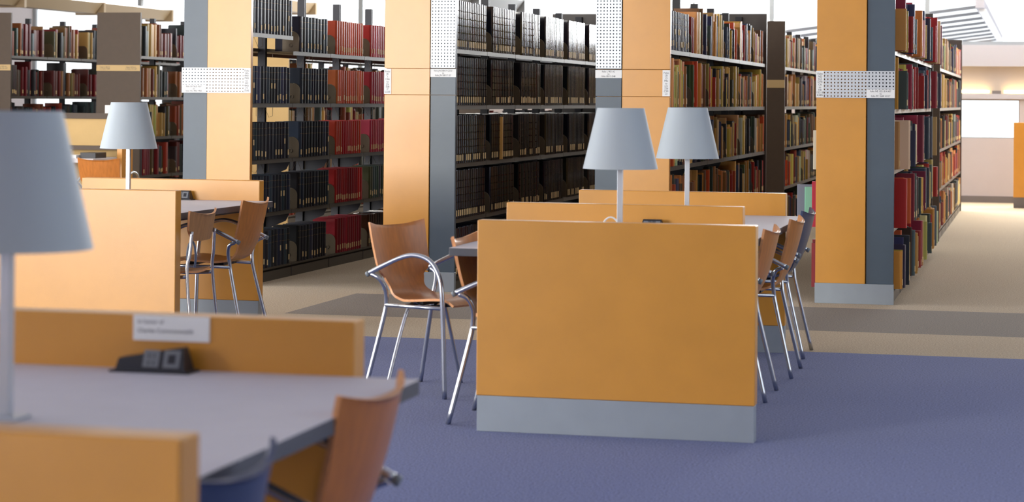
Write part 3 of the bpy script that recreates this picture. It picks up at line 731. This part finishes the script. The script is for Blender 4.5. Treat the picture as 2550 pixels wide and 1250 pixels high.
def make_armchair(seatmats):
    c = empty('armchair', (0, 0, 0))
    prof = [(-.030, .772), (-.004, .66), (.030, .55), (.062, .49), (.098, .445), (.165, .424), (.27, .428), (.37, .438), (.44, .438), (.485, .415)]
    wid = [(0, .212), (.27, .203), (.31, .19), (.36, .148), (.42, .132), (.52, .15), (.66, .19), (.85, .205), (1, .200)]
    bend = [(0, .042), (.3, .036), (.45, .012), (.6, .006), (1, .003)]
    sh = link('shell', shell_mesh('shell', prof, wid, bend, seatmats), c)
    for s in (-1, 1):
        Y1, Y0 = .232 * s, .217 * s
        q = MB(); arm = catmull([(.03, Y1, .548), (.12, Y1, .590), (.22, Y1, .630), (.30, Y1, .642), (.38, Y1, .618), (.43, Y1, .55), (.447, Y1, .46), (.450, Y0 + .008 * s, .30), (.455, Y0, .0)], 5)
        q.tube(arm, .0115, 10); a = q.build('arm_and_front_leg', M_TUBE, c)
        q = MB(); q.tube([(.018, Y1, .542), (.032, Y1, .549)], .0125, 10); q.build('end_cap', M_CAP, a)
        q = MB(); q.tube(catmull([(.045, Y1, .545), (.082, .222 * s, .526), (.098, .198 * s, .48), (.094, .182 * s, .42), (.080, .184 * s, .34), (.0, Y0, .0)], 5), .0105, 10); q.build('rear_leg', M_TUBE, c)
        q = MB(); q.tube([(.091, .183 * s, .402), (.449, Y1 - .004 * s, .408)], .009, 8); q.build('side_rail', M_TUBE, c)
    q = MB(); q.tube([(.20, -.198, .404), (.20, .198, .404)], .008, 8); q.tube([(.36, -.219, .407), (.36, .219, .407)], .008, 8)
    q.box(.17, .23, -.08, .08, .404, .419); q.box(.33, .39, -.08, .08, .407, .431); q.build('seat_support', M_STEELD, c)
    return c
def put(proto, first, loc, deg, label, group=None):
    o = proto if first else copy_tree(proto)
    o.location = (loc[0], loc[1], 0); o.rotation_euler = (0, 0, math.radians(deg)); o['label'] = label; o['category'] = 'chair'
    if group: o['group'] = group
    return o
wood = make_armchair([M_PLY, M_PLYE]); navy = make_armchair([M_NAVY, M_NAVYE])
G = 'armchairs at the reading tables'
chA = put(wood, True, (-2.942, 9.94), -20.6, 'walnut armchair pulled out and turned away from the long table', G)
uf = MB()
half = [(.18, -.300, 0), (.185, -.20, .26), (.19, -.150, .375), (.195, -.115, .412), (.2, -.085, .405), (.205, -.045, .388)]
upath = half + [(.205, 0, .386)] + [(x, -y, z) for x, y, z in half[::-1]]
uf.tube(catmull(upath, 5), .0085, 8)
for i in range(0): pass
uo = uf.build('cross_leg_frame', M_TUBE)
put(wood, False, (-2.378, 9.06), 0, 'walnut armchair tucked under the long table beside its front divider', G)
put(wood, False, (-1.182, 10.105), 180, 'walnut armchair between the front and middle dividers, opposite the pulled-out chair', G)
put(wood, False, (-1.162, 11.0), 180, 'walnut armchair just past the middle divider of the long table', G)
put(wood, False, (-4.305, 11.80), 180, 'walnut armchair at the sunlit short table beside the far divider', G)
put(wood, False, (-1.287, 4.235), 180, 'large blurred walnut armchair at the closest table', G)
put(wood, False, (-8.55, 19.1), 90, 'walnut armchair facing the cream carrel screen', G)
put(navy, True, (-1.192, 11.852), 180, 'dark navy armchair at the end of the long table', G)
put(navy, False, (-1.232, 3.285), 180, 'large blurred navy armchair at the closest table', G)
uo.parent = chA
# armless oak chair
oc = empty('side_chair', (-4.34, 11.12, 0), math.pi, label='light oak armless chair partly hidden by the near divider of the sunlit table', category='chair')
link('backrest', shell_mesh('backrest', [(-.012, .742), (.006, .66), (.022, .585)], [(0, .19), (.6, .18), (1, .14)], [(0, .05), (1, .04)], [M_OAK, M_PLYE], n=4), oc)
link('seat', shell_mesh('seat', [(.05, .43), (.14, .418), (.28, .42), (.38, .428), (.43, .41)], [(0, .17), (.5, .195), (1, .19)], [(0, -.004), (1, -.004)], [M_OAK, M_PLYE], n=4), oc)
for s in (-1, 1):
    q = MB(); q.tube(catmull([(.022, .165 * s, .64), (.03, .172 * s, .52), (.04, .185 * s, .40), (.0, .20 * s, .0)], 5), .0095, 8); q.build('rear_leg', M_TUBE, oc)
    q = MB(); q.tube(catmull([(.045, .186 * s, .40), (.20, .192 * s, .392), (.36, .192 * s, .40), (.395, .195 * s, .36), (.42, .2 * s, .0)], 6), .0095, 8); q.build('front_leg', M_TUBE, oc)
# cable bundle hanging under the sunlit table
cb = empty('cable_bundle', (-4.555, 11.43, .706), label='blue-grey coiled cable hanging under the sunlit short table', category='cable')
q = MB(); q.tube([(0, 0, 0), (.004, 0, -.08), (0, 0, -.15)], .006, 6); q.build('lead', M_CABLE, cb)
for k in range(6):
    a = -.6 + .24 * k; pts = []
    for i in range(18):
        t = 2 * math.pi * i / 18; pts.append((.038 * math.sin(t) * (1 - .1 * k) * math.cos(a), .038 * math.sin(t) * math.sin(a) + .002 * k, -.235 + .085 * math.cos(t)))
    q = MB(); q.tube(pts, .0038, 5, closed=True); q.build('loop', M_CABLE, cb)
# ------------------------------------------------------------------ carrel in the far corner
cr = empty('study_carrel', (-9.0, 19.6, 0), label='carrel desk with cream back screen and maple side panel', category='desk')
ks = [boxobj('side_panel', (-8.755, -8.70, 20.0, 20.26, 0, .905), M_EDGE, cr, r=.002), boxobj('desktop', (-10.2, -8.755, 19.45, 20.22, .72, .76), M_TOP, cr, r=.002),
      boxobj('back_screen', (-10.2, -8.755, 20.22, 20.28, .30, 1.135), M_CREAM, cr), boxobj('screen_cap', (-10.22, -8.74, 20.20, 20.30, 1.135, 1.19), M_TAUPE, cr), boxobj('ledge', (-10.2, -8.755, 20.06, 20.22, .83, .87), M_TAUPE, cr), boxobj('side_panel', (-10.25, -10.2, 19.45, 20.3, 0, .905), M_EDGE, cr, r=.002)]
rel(cr, *ks)
boxobj('paper_stack', (-9.12, -8.98, 19.55, 19.75, .76, .79), M_CARD, None, label='small stack of white papers on the carrel desk', category='paper')
boxobj('document_tray', (-8.96, -8.80, 19.6, 19.85, .76, .815), M_BLACK, None, r=.002, label='low black tray on the carrel desk', category='tray')
boxobj('notice_block', (-8.98, -8.90, 20.21, 20.27, 1.19, 1.27), M_CARD, None, r=.002, label='small white block standing on the carrel screen cap', category='box')
# wood screen at the end of the right aisle
fs_ = empty('far_screen', (.1, 29.5, 0), label='maple screen on a grey base by the far window', category='screen')
ks = [boxobj('panel', (-.30, .9, 29.5, 29.56, .14, 1.12), M_EDGE, fs_, r=.002), boxobj('base_plate', (-.298, .898, 29.505, 29.555, 0, .14), M_BASEB, fs_)]
rel(fs_, *ks)
